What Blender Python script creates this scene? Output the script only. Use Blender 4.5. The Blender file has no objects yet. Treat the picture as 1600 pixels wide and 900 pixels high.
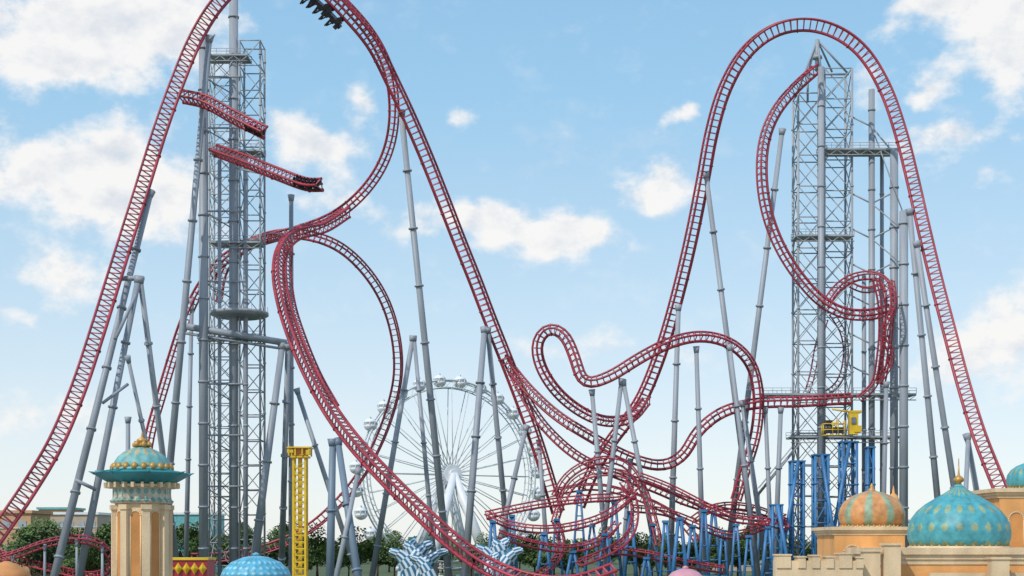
import bpy, math, random
from mathutils import Vector, Matrix
random.seed(7)
ZC=10.0; F=2200.0; HZ=850.0
def P(px,py,d): return Vector(((px-800)/F*d, d, ZC+(HZ-py)/F*d))
scene=bpy.context.scene
col=scene.collection
WL={}
# ---------------------------------------------------------------- materials
def newmat(name):
    m=bpy.data.materials.new(name); m.use_nodes=True
    nt=m.node_tree; b=nt.nodes['Principled BSDF']; return m,nt,b
def paint(name,c,rough=0.45,var=0.25,scale=0.6,metal=0.0,c2=None,bump=0.0,streak=0.0):
    m,nt,b=newmat(name)
    tc=nt.nodes.new('ShaderNodeTexCoord')
    n=nt.nodes.new('ShaderNodeTexNoise'); n.inputs['Scale'].default_value=scale; n.inputs['Detail'].default_value=6
    src=tc.outputs['Object']
    if streak:
        mp=nt.nodes.new('ShaderNodeMapping'); mp.inputs['Scale'].default_value=(1,1,streak); nt.links.new(src,mp.inputs[0]); src=mp.outputs[0]
    nt.links.new(src,n.inputs['Vector'])
    r=nt.nodes.new('ShaderNodeValToRGB')
    r.color_ramp.elements[0].position=0.3; r.color_ramp.elements[1].position=0.7
    d=c2 if c2 else tuple(x*(1-var) for x in c)
    e=c if c2 else tuple(min(1,x*(1+var)) for x in c)
    r.color_ramp.elements[0].color=(*d,1); r.color_ramp.elements[1].color=(*e,1)
    nt.links.new(n.outputs['Fac'],r.inputs[0]); nt.links.new(r.outputs[0],b.inputs['Base Color'])
    b.inputs['Roughness'].default_value=rough; b.inputs['Metallic'].default_value=metal
    if bump:
        n2=nt.nodes.new('ShaderNodeTexNoise'); n2.inputs['Scale'].default_value=scale*12; n2.inputs['Detail'].default_value=4
        nt.links.new(tc.outputs['Object'],n2.inputs['Vector'])
        bp=nt.nodes.new('ShaderNodeBump'); bp.inputs['Strength'].default_value=bump; bp.inputs['Distance'].default_value=0.05
        nt.links.new(n2.outputs['Fac'],bp.inputs['Height']); nt.links.new(bp.outputs[0],b.inputs['Normal'])
    return m
RED=paint('red_track_paint',(0.33,0.03,0.052),0.42,0.3,0.25)
REDL=paint('red_tie_with_reflection',(0.47,0.11,0.14),0.45,0.3,0.25)  # track red made paler and pinker: reflection on the ties put into the colour
RED2=paint('dark_red_paint',(0.33,0.02,0.035),0.4,0.3,0.3)
STEEL=paint('grey_support_paint',(0.30,0.335,0.38),0.5,0.2,0.5,streak=.12)
STEEL2=paint('lattice_steel',(0.33,0.36,0.39),0.55,0.22,0.4,streak=.2)
SBLUE=paint('blue_grey_paint',(0.17,0.235,0.31),0.5,0.15,0.3,streak=.15)
BLUE=paint('blue_support_paint',(0.045,0.18,0.39),0.45,0.35,0.3)
WHITE=paint('white_paint',(0.78,0.81,0.84),0.4,0.05,0.4)
WHEELW=paint('wheel_white_paint',(0.60,0.65,0.69),0.45,0.08,0.3)
BLACK=paint('black_car_paint',(0.02,0.018,0.022),0.35,0.3,1)
YELL=paint('yellow_paint',(0.70,0.46,0.02),0.45,0.2,0.5)
CONC=paint('concrete',(0.33,0.32,0.30),0.85,0.15,1.5,bump=0.3)
CREAM=paint('cream_stucco',(0.70,0.53,0.33),0.85,0.2,0.9,bump=0.4,streak=.35)
ORANGE=paint('orange_stucco',(0.74,0.37,0.13),0.85,0.2,0.8,bump=0.4,streak=.4)
ORANGED=paint('dark_orange_stucco',(0.58,0.26,0.08),0.8,0.2,0.8,bump=0.3)
TEAL=paint('teal_paint',(0.03,0.25,0.28),0.5,0.3,1.2)
TEALL=paint('light_teal_paint',(0.14,0.43,0.45),0.5,0.25,1.2)
GOLD=paint('gold_paint',(0.5,0.28,0.07),0.45,0.3,2,metal=0.2)
GLASS=paint('dark_glass',(0.12,0.16,0.20),0.1,0.3,1)
GG=paint('gondola_window',(0.36,0.41,0.45),.2,.2,1)
BARK=paint('bark',(0.09,0.06,0.04),0.9,0.3,2)
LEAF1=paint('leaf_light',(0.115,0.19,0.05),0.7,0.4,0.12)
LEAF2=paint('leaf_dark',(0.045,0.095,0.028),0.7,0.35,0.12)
BEIGE=paint('beige_wall',(0.5,0.40,0.30),0.8,0.1,0.2)
TAN=paint('tan_wall',(0.58,0.36,0.20),0.8,0.12,0.2)
def stripes(name,ca,cb,n,zk=0.0,thr=0.0,rough=0.5,soft=.12):
    """colour pattern around the object's own vertical axis"""
    m,nt,b=newmat(name); N=nt.nodes; L=nt.links
    tc=N.new('ShaderNodeTexCoord'); s=N.new('ShaderNodeSeparateXYZ'); L.new(tc.outputs['Object'],s.inputs[0])
    def M(op,a,bb=None,c=None):
        k=N.new('ShaderNodeMath'); k.operation=op
        for i,v in enumerate((a,bb,c)):
            if v is None: continue
            if isinstance(v,(int,float)): k.inputs[i].default_value=v
            else: L.new(v,k.inputs[i])
        return k.outputs[0]
    th=M('ARCTAN2',s.outputs['Y'],s.outputs['X'])
    zz=M('MULTIPLY',s.outputs['Z'],zk)
    a=M('SINE',M('ADD',M('MULTIPLY',th,n),zz)); bq=M('SINE',M('SUBTRACT',M('MULTIPLY',th,n),zz))
    v=M('MULTIPLY',a,bq) if zk else a
    nz=N.new('ShaderNodeTexNoise'); nz.inputs['Scale'].default_value=2.0; nz.inputs['Detail'].default_value=8; nz.inputs['Roughness'].default_value=.65
    L.new(tc.outputs['Object'],nz.inputs['Vector'])
    vv=M('ADD',v,M('MULTIPLY',M('SUBTRACT',nz.outputs['Fac'],.5),.7))
    k=N.new('ShaderNodeMapRange'); L.new(vv,k.inputs[0]); k.inputs[1].default_value=thr-soft; k.inputs[2].default_value=thr+soft; f=k.outputs[0]
    mx=N.new('ShaderNodeMix'); mx.data_type='RGBA'; L.new(f,mx.inputs['Factor'])
    mx.inputs[6].default_value=(*ca,1); mx.inputs[7].default_value=(*cb,1)
    g=N.new('ShaderNodeMapRange'); L.new(nz.outputs['Fac'],g.inputs[0]); g.inputs[1].default_value=0.3; g.inputs[2].default_value=0.7; g.inputs[3].default_value=0.6; g.inputs[4].default_value=1.25
    m2=N.new('ShaderNodeMix'); m2.data_type='RGBA'; m2.blend_type='MULTIPLY'; m2.inputs['Factor'].default_value=1
    L.new(mx.outputs[2],m2.inputs[6]); L.new(g.outputs[0],m2.inputs[7]); L.new(m2.outputs[2],b.inputs['Base Color'])
    b.inputs['Roughness'].default_value=rough
    bp=N.new('ShaderNodeBump'); bp.inputs['Strength'].default_value=0.5; bp.inputs['Distance'].default_value=0.05
    L.new(v,bp.inputs['Height']); L.new(bp.outputs[0],b.inputs['Normal'])
    return m
DOMEA=stripes('turquoise_scale_dome',(0.17,0.42,0.41),(0.46,0.40,0.24),7,4.5,0.4)
DOMEB=stripes('turquoise_net_dome',(0.08,0.36,0.41),(0.30,0.38,0.22),11,3.0,0.55)
DOMEC=stripes('orange_petal_dome',(0.66,0.30,0.11),(0.30,0.40,0.26),9,0,0.42,soft=.25)
DOMED=stripes('sky_blue_dome',(0.10,0.42,0.60),(0.34,0.62,0.72),14,9,0.5)
FRIEZE=stripes('patterned_frieze',(0.55,0.50,0.38),(0.16,0.36,0.34),12,9,0.2)
# ---------------------------------------------------------------- mesh builder
class MB:
    def __init__(s): s.v=[]; s.f=[]; s.m=[]; s.s=[]
    def ring(s,c,a,b,r,n):
        i0=len(s.v)
        for i in range(n):
            t=2*math.pi*i/n; s.v.append(c+a*(r*math.cos(t))+b*(r*math.sin(t)))
        return i0
    def face(s,f,m=0,sm=False): s.f.append(f); s.m.append(m); s.s.append(sm)
    def tube(s,p,q,r,r2=None,n=6,m=0,cap=True):
        p=Vector(p); q=Vector(q); d=q-p
        if d.length<1e-5: return
        d.normalize(); a=d.orthogonal().normalized(); b=d.cross(a)
        r2=r if r2 is None else r2
        i=s.ring(p,a,b,r,n); j=s.ring(q,a,b,r2,n)
        for k in range(n): s.face((i+k,i+(k+1)%n,j+(k+1)%n,j+k),m,n>4)
        if cap: s.face(tuple(i+k for k in reversed(range(n))),m); s.face(tuple(j+k for k in range(n)),m)
    def sweep(s,pts,As,Bs,r,n=6,m=0,closed=False):
        idx=[s.ring(p,a,b,r,n) for p,a,b in zip(pts,As,Bs)]
        for i,j in list(zip(idx[:-1],idx[1:]))+([(idx[-1],idx[0])] if closed else []):
            for k in range(n): s.face((i+k,i+(k+1)%n,j+(k+1)%n,j+k),m,True)
    def box(s,c,sx,sy,sz,m=0,X=None,Y=None,Z=None):
        c=Vector(c); X=X or Vector((1,0,0)); Y=Y or Vector((0,1,0)); Z=Z or Vector((0,0,1)); i=len(s.v)
        for dz in(-.5,.5):
            for dx,dy in((-.5,-.5),(.5,-.5),(.5,.5),(-.5,.5)): s.v.append(c+X*(dx*sx)+Y*(dy*sy)+Z*(dz*sz))
        for f in((0,3,2,1),(4,5,6,7),(0,1,5,4),(1,2,6,5),(2,3,7,6),(3,0,4,7)): s.face(tuple(i+k for k in f),m)
    def lathe(s,c,prof,n=32,m=0,sm=True,rot=0.0,cap=True):
        c=Vector(c); idx=[]
        for r,z in prof:
            i0=len(s.v); idx.append(i0)
            for k in range(n):
                t=2*math.pi*k/n+rot; s.v.append(c+Vector((r*math.cos(t),r*math.sin(t),z)))
        for a,b in zip(idx[:-1],idx[1:]):
            for k in range(n): s.face((a+k,a+(k+1)%n,b+(k+1)%n,b+k),m,sm)
        if cap: s.face(tuple(idx[0]+k for k in reversed(range(n))),m); s.face(tuple(idx[-1]+k for k in range(n)),m)
    def obj(s,name,mats,parent=None,label=None,category=None,origin=None,kind=None,group=None):
        O=Vector(origin) if origin is not None else (WL[parent.name] if parent else Vector((0,0,0)))
        me=bpy.data.meshes.new(name); me.from_pydata([v-O for v in s.v],[],s.f)
        for mt in mats: me.materials.append(mt)
        me.polygons.foreach_set('material_index',s.m); me.polygons.foreach_set('use_smooth',s.s); me.update()
        o=bpy.data.objects.new(name,me); col.objects.link(o); WL[o.name]=O
        if parent: o.parent=parent; o.location=O-WL[parent.name]
        else: o.location=O
        tag(o,label,category,kind,group); return o
def tag(o,label=None,category=None,kind=None,group=None):
    if label:o['label']=label
    if category:o['category']=category
    if kind:o['kind']=kind
    if group:o['group']=group
def empty(name,loc,label,category,group=None):
    o=bpy.data.objects.new(name,None); col.objects.link(o); o.location=loc; WL[o.name]=Vector(loc)
    o.empty_display_size=1; tag(o,label,category,None,group); return o
def clone(root,loc,rz=0,sc=1.0,label=None):
    n=root.copy(); col.objects.link(n); n.location=loc; n.rotation_euler=(0,0,rz); n.scale=(sc,sc,sc)
    if label:n['label']=label
    for c in root.children:
        k=c.copy(); k.parent=n; col.objects.link(k)
    return n
# ---------------------------------------------------------------- track
def catmull(pts):
    out=[]; n=len(pts)
    for i in range(n-1):
        p1,p2=pts[i],pts[i+1]
        p0=pts[i-1] if i>0 else p1*2-p2
        p3=pts[i+2] if i+2<n else p2*2-p1
        t0=0; t1=(p1-p0).length**.5; t2=t1+(p2-p1).length**.5; t3=t2+(p3-p2).length**.5
        for k in range(14):
            t=t1+(t2-t1)*k/14
            A1=p0*((t1-t)/(t1-t0))+p1*((t-t0)/(t1-t0)); A2=p1*((t2-t)/(t2-t1))+p2*((t-t1)/(t2-t1)); A3=p2*((t3-t)/(t3-t2))+p3*((t-t2)/(t3-t2))
            B1=A1*((t2-t)/(t2-t0))+A2*((t-t0)/(t2-t0)); B2=A2*((t3-t)/(t3-t1))+A3*((t-t1)/(t3-t1))
            out.append(B1*((t2-t)/(t2-t1))+B2*((t-t1)/(t2-t1)))
    out.append(pts[-1].copy())
    return out
def resample(c,step):
    L=[0]
    for a,b in zip(c[:-1],c[1:]): L.append(L[-1]+(b-a).length)
    n=max(2,int(L[-1]/step)); res=[]; j=0
    for i in range(n+1):
        t=L[-1]*i/n
        while j<len(L)-2 and L[j+1]<t: j+=1
        u=(t-L[j])/max(1e-9,L[j+1]-L[j]); res.append(c[j].lerp(c[j+1],min(1,u)))
    for _ in range(2):
        r2=res[:]
        for i in range(1,len(res)-1): r2[i]=(res[i-1]+res[i]*2+res[i+1])/4
        res=r2
    return res
def frames(pts,mode,roll):
    Ts=[]
    n=len(pts)
    for i in range(n): Ts.append((pts[min(n-1,i+1)]-pts[max(0,i-1)]).normalized())
    Bs=[];prev=None
    for i,T in enumerate(Ts):
        if mode=='Y': B=Vector((0,1,0)); B=B-T*B.dot(T)
        else: B=Vector((0,0,1)).cross(T)
        if B.length<0.15 and prev is not None: B=prev-T*prev.dot(T)
        B.normalize()
        if prev is not None and B.dot(prev)<0: B=-B
        Bs.append(B); prev=B
    for _ in range(3): Bs=[((Bs[max(0,i-1)]+Bs[i]*2+Bs[min(n-1,i+1)])/4).normalized() for i in range(n)]
    out=[]
    for i in range(n):
        T=Ts[i]; B=(Bs[i]-T*Bs[i].dot(T)).normalized()
        a=roll if not isinstance(roll,(tuple,list)) else roll[0]+(roll[1]-roll[0])*i/(n-1)
        B=(Matrix.Rotation(a,3,T)@B).normalized(); out.append((T,B,T.cross(B).normalized()))
    return out
def track(pts,parent,w=2.0,h=2.0,r=0.2,mode='Y',roll=0.35,step=1.4,name='track',label=None,world=False):
    pw=pts if world else [P(*p) for p in pts]
    r*=1.14
    c=resample(catmull(pw),step); fr=frames(c,mode,roll)
    mb=MB()
    N=[f[2] for f in fr]; B=[f[1] for f in fr]
    ra=[p+b*(w/2)+n*(h*.45) for p,b,n in zip(c,B,N)]; rb=[p-b*(w/2)+n*(h*.45) for p,b,n in zip(c,B,N)]
    sp=[p-n*(h*.55) for p,n in zip(c,N)]
    mb.sweep(ra,B,N,r,6,0); mb.sweep(rb,B,N,r,6,0); mb.sweep(sp,B,N,r*1.35,6,0)
    for i in range(len(c)):
        mb.tube(ra[i],sp[i],r*.55,n=4,m=1,cap=False); mb.tube(rb[i],sp[i],r*.55,n=4,m=1,cap=False); mb.tube(ra[i],rb[i],r*.55,n=4,m=1,cap=False)
    for lst,rr in((ra,r),(rb,r),(sp,r*1.3)):
        for e,o in((0,1),(-1,-2)): mb.tube(lst[e],lst[e]+(lst[e]-lst[o]).normalized()*.15,rr*1.2,n=8,m=0)
    for i in range(6,len(c)-1,9): mb.tube(sp[i]-fr[i][0]*.12,sp[i]+fr[i][0]*.12,r*1.9,n=8)
    o=mb.obj(name,[RED,REDL],parent,label); return o,c,fr
def support(parent,tx,ty,td,bx,by,bd,wpx,mat=None,ground=True,name='support_column'):
    a=P(tx,ty,td); b=P(bx,by,bd)
    if ground:
        d=(b-a); t=(0-a.z)/d.z; b=a+d*t
    r=wpx/2*td/F*.95
    mb=MB(); mb.tube(a,b,r*.8,r*1.05,n=14)
    L=(b-a).length; d=(b-a).normalized(); k=1; s=13.0
    while k*s<L-4:
        c=a+d*(k*s); mb.tube(c-d*.2,c+d*.2,r*1.3,n=14); k+=1
    mb.tube(a-d*.5,a+d*.9,r*1.3,r*.9,n=10)
    if ground: mb.box((b.x,b.y,.35),r*6,r*6,.7,1); mb.tube(b+Vector((0,0,.7)),b+Vector((0,0,.95)),r*2,n=12)
    return mb.obj(name,[mat or STEEL,CONC],parent)
def strut(parent,a,b,r,mat=STEEL,name='cross_beam',n=8):
    mb=MB(); mb.tube(a,b,r,n=n); return mb.obj(name,[mat],parent)
# ================================================================ LEFT COASTER
RC=empty('roller_coaster',(-60,290,0),'tall red steel roller coaster with a towering hill on grey columns','roller coaster')
A=[(-90,930,238),(-40,880,242),(0,826,246),(42,765,250),(84,695,256),(120,610,262),(150,520,268),(178,430,275),(203,350,281),(228,270,286),(250,200,291),(277,125,295),(307,55,298),(343,0,300),(392,-42,302),(445,-50,304),(500,-22,306),(545,22,308),(583,68,311),(612,125,315),(638,180,318),(664,240,321),(690,305,324),(716,372,327),(742,437,330),(766,500,333),(790,560,335),(815,625,337),(840,695,339),(860,760,340),(872,800,341)]
tA,cA,fA=track(A,RC,2.3,2.6,.24,step=1.35)
B=[(500,-30,316),(545,12,318),(584,60,322),(607,110,325),(615,160,328),(611,215,331),(594,262,333),(562,305,335),(520,338,337),(470,358,338),(425,370,339),(385,383,341),(345,408,343),(313,448,345),(288,500,347),(268,560,349),(250,620,350),(234,675,351),(225,730,352),(215,800,352),(190,860,352),(140,885,345)]
track(B,RC,1.9,1.9,.2)
C=[(340,470,346),(350,420,346),(385,385,345),(430,368,344),(480,368,343),(530,386,343),(572,424,344),(602,472,346),(619,530,348),(622,585,349),(612,635,350),(592,690,350),(562,745,350),(525,790,350),(480,828,350),(420,856,350),(350,870,350),(300,872,350)]
track(C,RC,1.9,1.9,.2,roll=-.3)
D=[(540,330,318),(505,352,312),(465,362,306),(441,385,300),(434,425,294),(442,475,288),(460,530,281),(484,585,275),(514,640,268),(552,692,260),(600,745,252),(655,800,244),(712,852,236),(765,888,230),(830,912,226),(900,915,225),(960,895,226)]
track(D,RC,2.4,2.3,.24,roll=.5,step=1.35)
D2=[(385,383,330),(425,370,322),(448,384,308),(447,425,302),(453,475,295),(470,530,287),(494,588,280),(520,635,273)]
track(D2,RC,1.7,1.6,.18,roll=.5)
S1=[(285,152,300),(320,160,298),(360,182,296),(412,208,294)]
S2=[(335,236,302),(380,252,298),(430,272,294),(480,290,290),(500,290,288)]
_,cs1,fs1=track(S1,RC,2.2,2.2,.24,roll=.9,step=1.1,label='short red track spur hanging off the tower')
_,cs2,fs2=track(S2,RC,2.2,2.0,.24,roll=.9,step=1.1,label='short red track spur hanging off the tower')
for s in [(235,302,286,85,900,262,12),(216,436,276,124,900,268,12),(219,436,276,253,700,290,11),(200,560,268,226,680,276,8),(327,60,300,268,700,300,12),(455,308,322,455,760,322,9),
 (441,540,310,400,850,306,13),(450,540,310,441,850,330,11),(464,610,318,500,720,320,9),(627,176,319,690,790,326,12),(645,528,347,585,880,347,10),(647,528,347,672,800,347,8),
 (757,515,332,734,800,325,12),(762,515,332,792,830,345,10),(822,668,338,796,780,334,9),(200,655,300,200,740,300,9),(842,690,339,850,800,339,8),(560,735,262,530,880,258,9),
 (300,470,346,296,640,346,8)]:
    support(RC,*s)
for s in[(520,690,266,516,880,266,14),(528,690,266,556,880,258,13)]: support(RC,*s,mat=SBLUE)
strut(RC,P(180,530,270),P(222,440,277),.35); strut(RC,P(160,630,267),P(200,600,270),.3); strut(RC,P(118,750,266),P(150,765,268),.35)
strut(RC,P(190,435,277),P(225,435,277),.5); strut(RC,P(290,510,303),P(448,536,310),.75)
strut(RC,P(285,520,303),P(448,546,310),.3)
# trains
def train(path,fr,i0,n,gap,label,side=1,k=1.0,off=1.55):
    root=empty('roller_coaster_train',path[i0],label,'roller coaster train')
    for j in range(n):
        i=min(len(path)-1,max(0,i0+j*gap)); T,Bv,Nv=fr[i]; Nn=Nv*side
        c=path[i]+Nn*(off*k)
        mb=MB()
        mb.box(c,2.5*k,1.9*k,.45*k,0,T,Bv,Nn)
        mb.box(c+T*1.05*k+Nn*.35*k,.5*k,1.8*k,.7*k,0,T,Bv,Nn)
        mb.box(c+T*1.35*k+Nn*.2*k,.3*k,1.3*k,.4*k,0,T,Bv,Nn)
        for sx in(-.7,.3):
            for sy in(-.5,.5):
                q=c+T*sx*k+Bv*sy*k
                mb.box(q+Nn*.35*k,.6*k,.6*k,.3*k,1,T,Bv,Nn); mb.box(q-T*.3*k+Nn*.8*k,.18*k,.62*k,1.1*k,1,T,Bv,Nn)
                mb.tube(q+T*.1*k+Nn*.5*k+Bv*.25*k,q-T*.15*k+Nn*1.2*k+Bv*.2*k,.08*k,n=6,m=2)
                mb.tube(q+T*.1*k+Nn*.5*k-Bv*.25*k,q-T*.15*k+Nn*1.2*k-Bv*.2*k,.08*k,n=6,m=2)
        mb.obj('car',[BLACK,BLACK,BLACK],root)
        for sx in(-.85,.85):
            for sy in(-1,1):
                w=MB(); q=c+T*sx*k+Bv*sy*1.0*k-Nn*.5*k; w.tube(q-Bv*.15*k,q+Bv*.15*k,.35*k,n=12); w.box(q+Nn*.25*k,.3*k,.2*k,.7*k,0,T,Bv,Nn); w.obj('wheel_assembly',[BLACK],root)
    return root
it=min(range(len(cA)),key=lambda i:(cA[i]-P(462,-50,305)).length)
train(cA,fA,it,4,3,'black roller coaster train cresting the highest red hill',side=-1,k=1.75,off=1.75)
train(cs1,fs1,len(cs1)-4,2,2,'dark roller coaster cars parked at a tower spur end',side=-1,k=.8,off=.1)
train(cs2,fs2,len(cs2)-6,3,2,'black roller coaster cars parked at the lower spur end',side=1,k=.9,off=.3)
# ================================================================ LATTICE TOWERS
def lattice(root,xl,xr,ytop,d,dep,ph,rl,rb,mat=STEEL2,name='leg',diag=2,zb=0.0):
    a=P(xl,ytop,d); b=P(xr,ytop,d); zt=a.z
    cs=[Vector((a.x,d-dep/2,0)),Vector((b.x,d-dep/2,0)),Vector((b.x,d+dep/2,0)),Vector((a.x,d+dep/2,0))]
    for c in cs:
        mb=MB(); mb.tube(c+Vector((0,0,zb)),c+Vector((0,0,zt)),rl,n=8)
        z=zb+ph
        while z<zt: mb.tube(c+Vector((0,0,z-.15)),c+Vector((0,0,z+.15)),rl*1.5,n=8); z+=ph*2
        mb.obj(name,[mat],root)
    mb=MB(); n=max(1,round((zt-zb)/ph)); h=(zt-zb)/n
    for k in range(n+1):
        z=zb+k*h
        for i in range(4):
            p=cs[i]+Vector((0,0,z)); q=cs[(i+1)%4]+Vector((0,0,z))
            mb.tube(p,q,rb*1.15,n=5)
            if k<n:
                u=Vector((0,0,h))
                if diag==2: mb.tube(p,q+u,rb,n=4); mb.tube(q,p+u,rb,n=4)
                elif (k+i)%2: mb.tube(p,q+u,rb,n=4)
                else: mb.tube(q,p+u,rb,n=4)
    mb.obj('bracing',[mat],root)
    return cs,zt
def deck(root,x0,x1,y,d,dep,th=.5,rail=True,mat=STEEL2,name='platform'):
    a=P(x0,y,d); b=P(x1,y,d); mb=MB(); c=(a+b)/2
    mb.box(c,(b-a).length,dep,th)
    if rail:
        n=max(2,int((b-a).length/2))
        for sy in(-1,1):
            yy=c.y+sy*(dep/2-.1)
            for k in range(n+1):
                x=a.x+(b.x-a.x)*k/n; mb.tube((x,yy,c.z+th/2),(x,yy,c.z+1.4),.07,n=4)
            for hh in(.8,1.4): mb.tube((a.x,yy,c.z+hh),(b.x,yy,c.z+hh),.07,n=4)
    n=max(2,int((b-a).length/3))
    for k in range(n): 
        mb.tube((a.x+(b.x-a.x)*k/n,c.y-dep/2+.2,c.z-th/2),(a.x+(b.x-a.x)*(k+.5)/n,c.y-dep/2+.2,c.z-1.3),.1,n=4)
        mb.tube((a.x+(b.x-a.x)*(k+.5)/n,c.y-dep/2+.2,c.z-1.3),(a.x+(b.x-a.x)*(k+1)/n,c.y-dep/2+.2,c.z-th/2),.1,n=4)
    mb.tube((a.x,c.y-dep/2+.2,c.z-1.3),(b.x,c.y-dep/2+.2,c.z-1.3),.12,n=5)
    return mb.obj(name,[mat],root)
def pipe(root,x,y,d,r,yb=None,name='mast',mat=STEEL):
    a=P(x,y,d); b=Vector((a.x,a.y,0)) if yb is None else P(x,yb,d)
    mb=MB(); mb.tube(b,a,r,n=16); z=b.z+9
    while z<a.z-2: mb.tube((a.x,a.y,z-.2),(a.x,a.y,z+.2),r*1.2,n=16); z+=9
    return mb.obj(name,[mat],root)
LT=empty('lattice_tower',(P(365,0,312).x,312,0),'tall grey steel lattice tower with a thick central mast','steel tower')
lattice(LT,378,410,70,312,5.5,5.6,.24,.12,diag=1)
lattice(LT,331,366,92,314,5.2,5.2,.2,.11,diag=2)
pipe(LT,365,-5,310,1.0); pipe(LT,384,235,309,.5); pipe(LT,318,60,304,1.0,name='side_mast'); pipe(LT,343,250,308,.42)
mb=MB(); a=P(365,-5,310); mb.lathe(a,[(1.0,0),(.6,1),(.35,4),(.2,14)],12); mb.obj('mast_tip',[STEEL],LT)
for x0,x1,y in((326,390,92),(330,412,240),(330,410,382),(312,412,530)): deck(LT,x0,x1,y,311,5.5,th=.35)
mb=MB(); c=P(374,492,310); mb.lathe(c,[(5.2,-.5),(6.4,-.1),(6.4,.5),(5.4,.7)],24); 
for k in range(20):
    t=k*math.pi/10; mb.tube(c+Vector((6.2*math.cos(t),6.2*math.sin(t),.5)),c+Vector((6.2*math.cos(t),6.2*math.sin(t),1.7)),.07,n=4)
mb.obj('round_platform',[STEEL2],LT)
for y in(120,200,330,440,600,680,760):
    mb=MB(); mb.tube(P(318,y,304),P(343,y,308),.2,n=6); mb.tube(P(343,y,308),P(384,y,309),.2,n=6); mb.tube(P(318,y,304),P(365,y+28,310),.15,n=5); mb.obj('tie_beam',[STEEL2],LT)
for (x0,y0),(x1,y1) in (((365,190),(400,205)),((365,262),(440,278)),((318,70),(335,55))):
    strut(LT,P(x0,y0,308),P(x1,y1,294),.22,STEEL2,'bracket_arm')
RT=empty('lattice_tower',(P(1283,0,322).x,322,0),'grey steel lattice tower with pointed top beside a red track loop','steel tower')
lattice(RT,1243,1283,152,320,6.0,7.0,.26,.13)
lattice(RT,1283.5,1326,114,322,6.4,7.0,.26,.13)
pipe(RT,1283,105,315,.7); pipe(RT,1362,140,318,.7,name='side_mast'); pipe(RT,1397,235,316,.9,name='side_mast'); pipe(RT,1412,330,312,.95,name='side_mast')
pipe(RT,1378,240,322,.45,name='side_mast'); pipe(RT,1350,430,322,.5,name='side_mast')
mb=MB(); ap=P(1277,62,318)
for q in(P(1283,112,316),P(1326,116,319),P(1262,116,318),P(1243,152,317),P(1300,112,325)): mb.tube(ap,q,.24,n=7)
mb.tube(ap,P(1277,110,318),.5,n=10); mb.tube(P(1262,116,318),P(1326,116,319),.25,n=6); mb.tube(P(1262,116,318),P(1262,160,318),.25,n=6)
mb.lathe(P(1277,90,318),[(.6,-.5),(1.1,-.3),(1.1,.3),(.6,.5)],12)
mb.obj('peak_frame',[STEEL],RT)
for x0,x1,y in((1280,1398,238),(1240,1330,372),(1232,1400,684),(1190,1426,618)): deck(RT,x0,x1,y,319,6,th=.4)
for y in(180,300,355,410,460,520,570):
    mb=MB(); mb.tube(P(1326,y,320),P(1362,y+18,318),.18,n=6); mb.tube(P(1362,y+18,318),P(1397,max(y,240),316),.18,n=6)
    mb.tube(P(1362,y+18,318),P(1412,max(y+60,335),312),.15,n=5); mb.obj('tie_beam',[STEEL2],RT)
mb=MB() # staircase
a=P(1185,772,317); b=P(1250,692,317)
for yy in(-.8,.8):
    o=Vector((0,yy,0)); mb.tube(a+o,b+o,.25,n=5); mb.tube(a+o+Vector((0,0,1.3)),b+o+Vector((0,0,1.3)),.08,n=4)
for k in range(24): mb.box(a.lerp(b,k/23),.5,1.6,.08)
mb.tube(a,Vector((a.x,a.y,0)),.3,n=8)
mb.obj('staircase',[STEEL2],RT)
# ================================================================ RIGHT COASTER
RR=empty('roller_coaster',(60,300,0),'red steel roller coaster with a big rounded arch on grey columns','roller coaster')
Fh=[(1590,850,262),(1578,800,266),(1558,748,271),(1532,682,277),(1508,605,283),(1484,515,288),(1462,430,292),(1443,350,295),(1427,280,298),(1408,205,300),(1383,135,302),(1347,78,303),(1303,47,304),(1255,37,305),(1207,48,306),(1165,82,308),(1133,138,310),(1113,205,313),(1099,280,316),(1081,370,319),(1062,450,322),(1042,522,325),(1022,580,328),(1002,625,330),(982,655,332),(955,690,334),(925,740,336),(905,790,336)]
track(Fh[::-1],RR,2.1,2.4,.23)
I=[(1010,625,326),(985,652,320),(945,657,316),(905,640,313),(868,608,310),(845,570,308),(840,535,307),(857,513,306),(880,522,305),(897,558,304),(913,598,303),(950,590,302),(1000,560,302),(1050,535,303),(1100,526,305),(1145,539,307),(1174,570,309),(1185,620,311),(1180,680,312),(1165,730,312),(1150,780,312)]
track(I,RR,2.0,1.8,.21,roll=.5)
E=[(800,578,330),(825,608,326),(868,648,322),(925,684,318),(980,714,316),(1035,728,315),(1068,712,314),(1090,676,313),(1128,645,312),(1180,631,312),(1250,628,312),(1330,623,312)]
track(E,RR,2.0,1.8,.21,roll=.45)
E2=[(790,560,338),(812,605,334),(845,660,330),(900,712,327),(960,740,325),(1020,762,326),(1075,785,328),(1130,800,330),(1180,808,332),(1228,822,334)]
track(E2,RR,1.8,1.6,.18,roll=.45)
G=[(1275,108,316),(1246,134,314),(1214,172,313),(1196,215,312),(1191,270,311),(1199,330,311),(1221,388,311),(1254,438,311),(1287,472,311),(1325,490,311),(1365,490,312),(1392,482,316)]
track(G[::-1],RR,1.9,1.9,.2)
G2=[(1292,476,314),(1305,455,315),(1327,437,316),(1352,430,316),(1378,434,314),(1390,455,312),(1389,500,311),(1385,550,311),(1376,600,312)]
track(G2,RR,1.6,1.5,.17,roll=.6,step=1.3)
Hh=[(1368,436,309),(1376,470,309),(1378,515,310),(1374,560,310),(1366,600,311),(1342,622,312)]
track(Hh,RR,1.3,1.3,.15,roll=.9,step=1.2)
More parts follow.
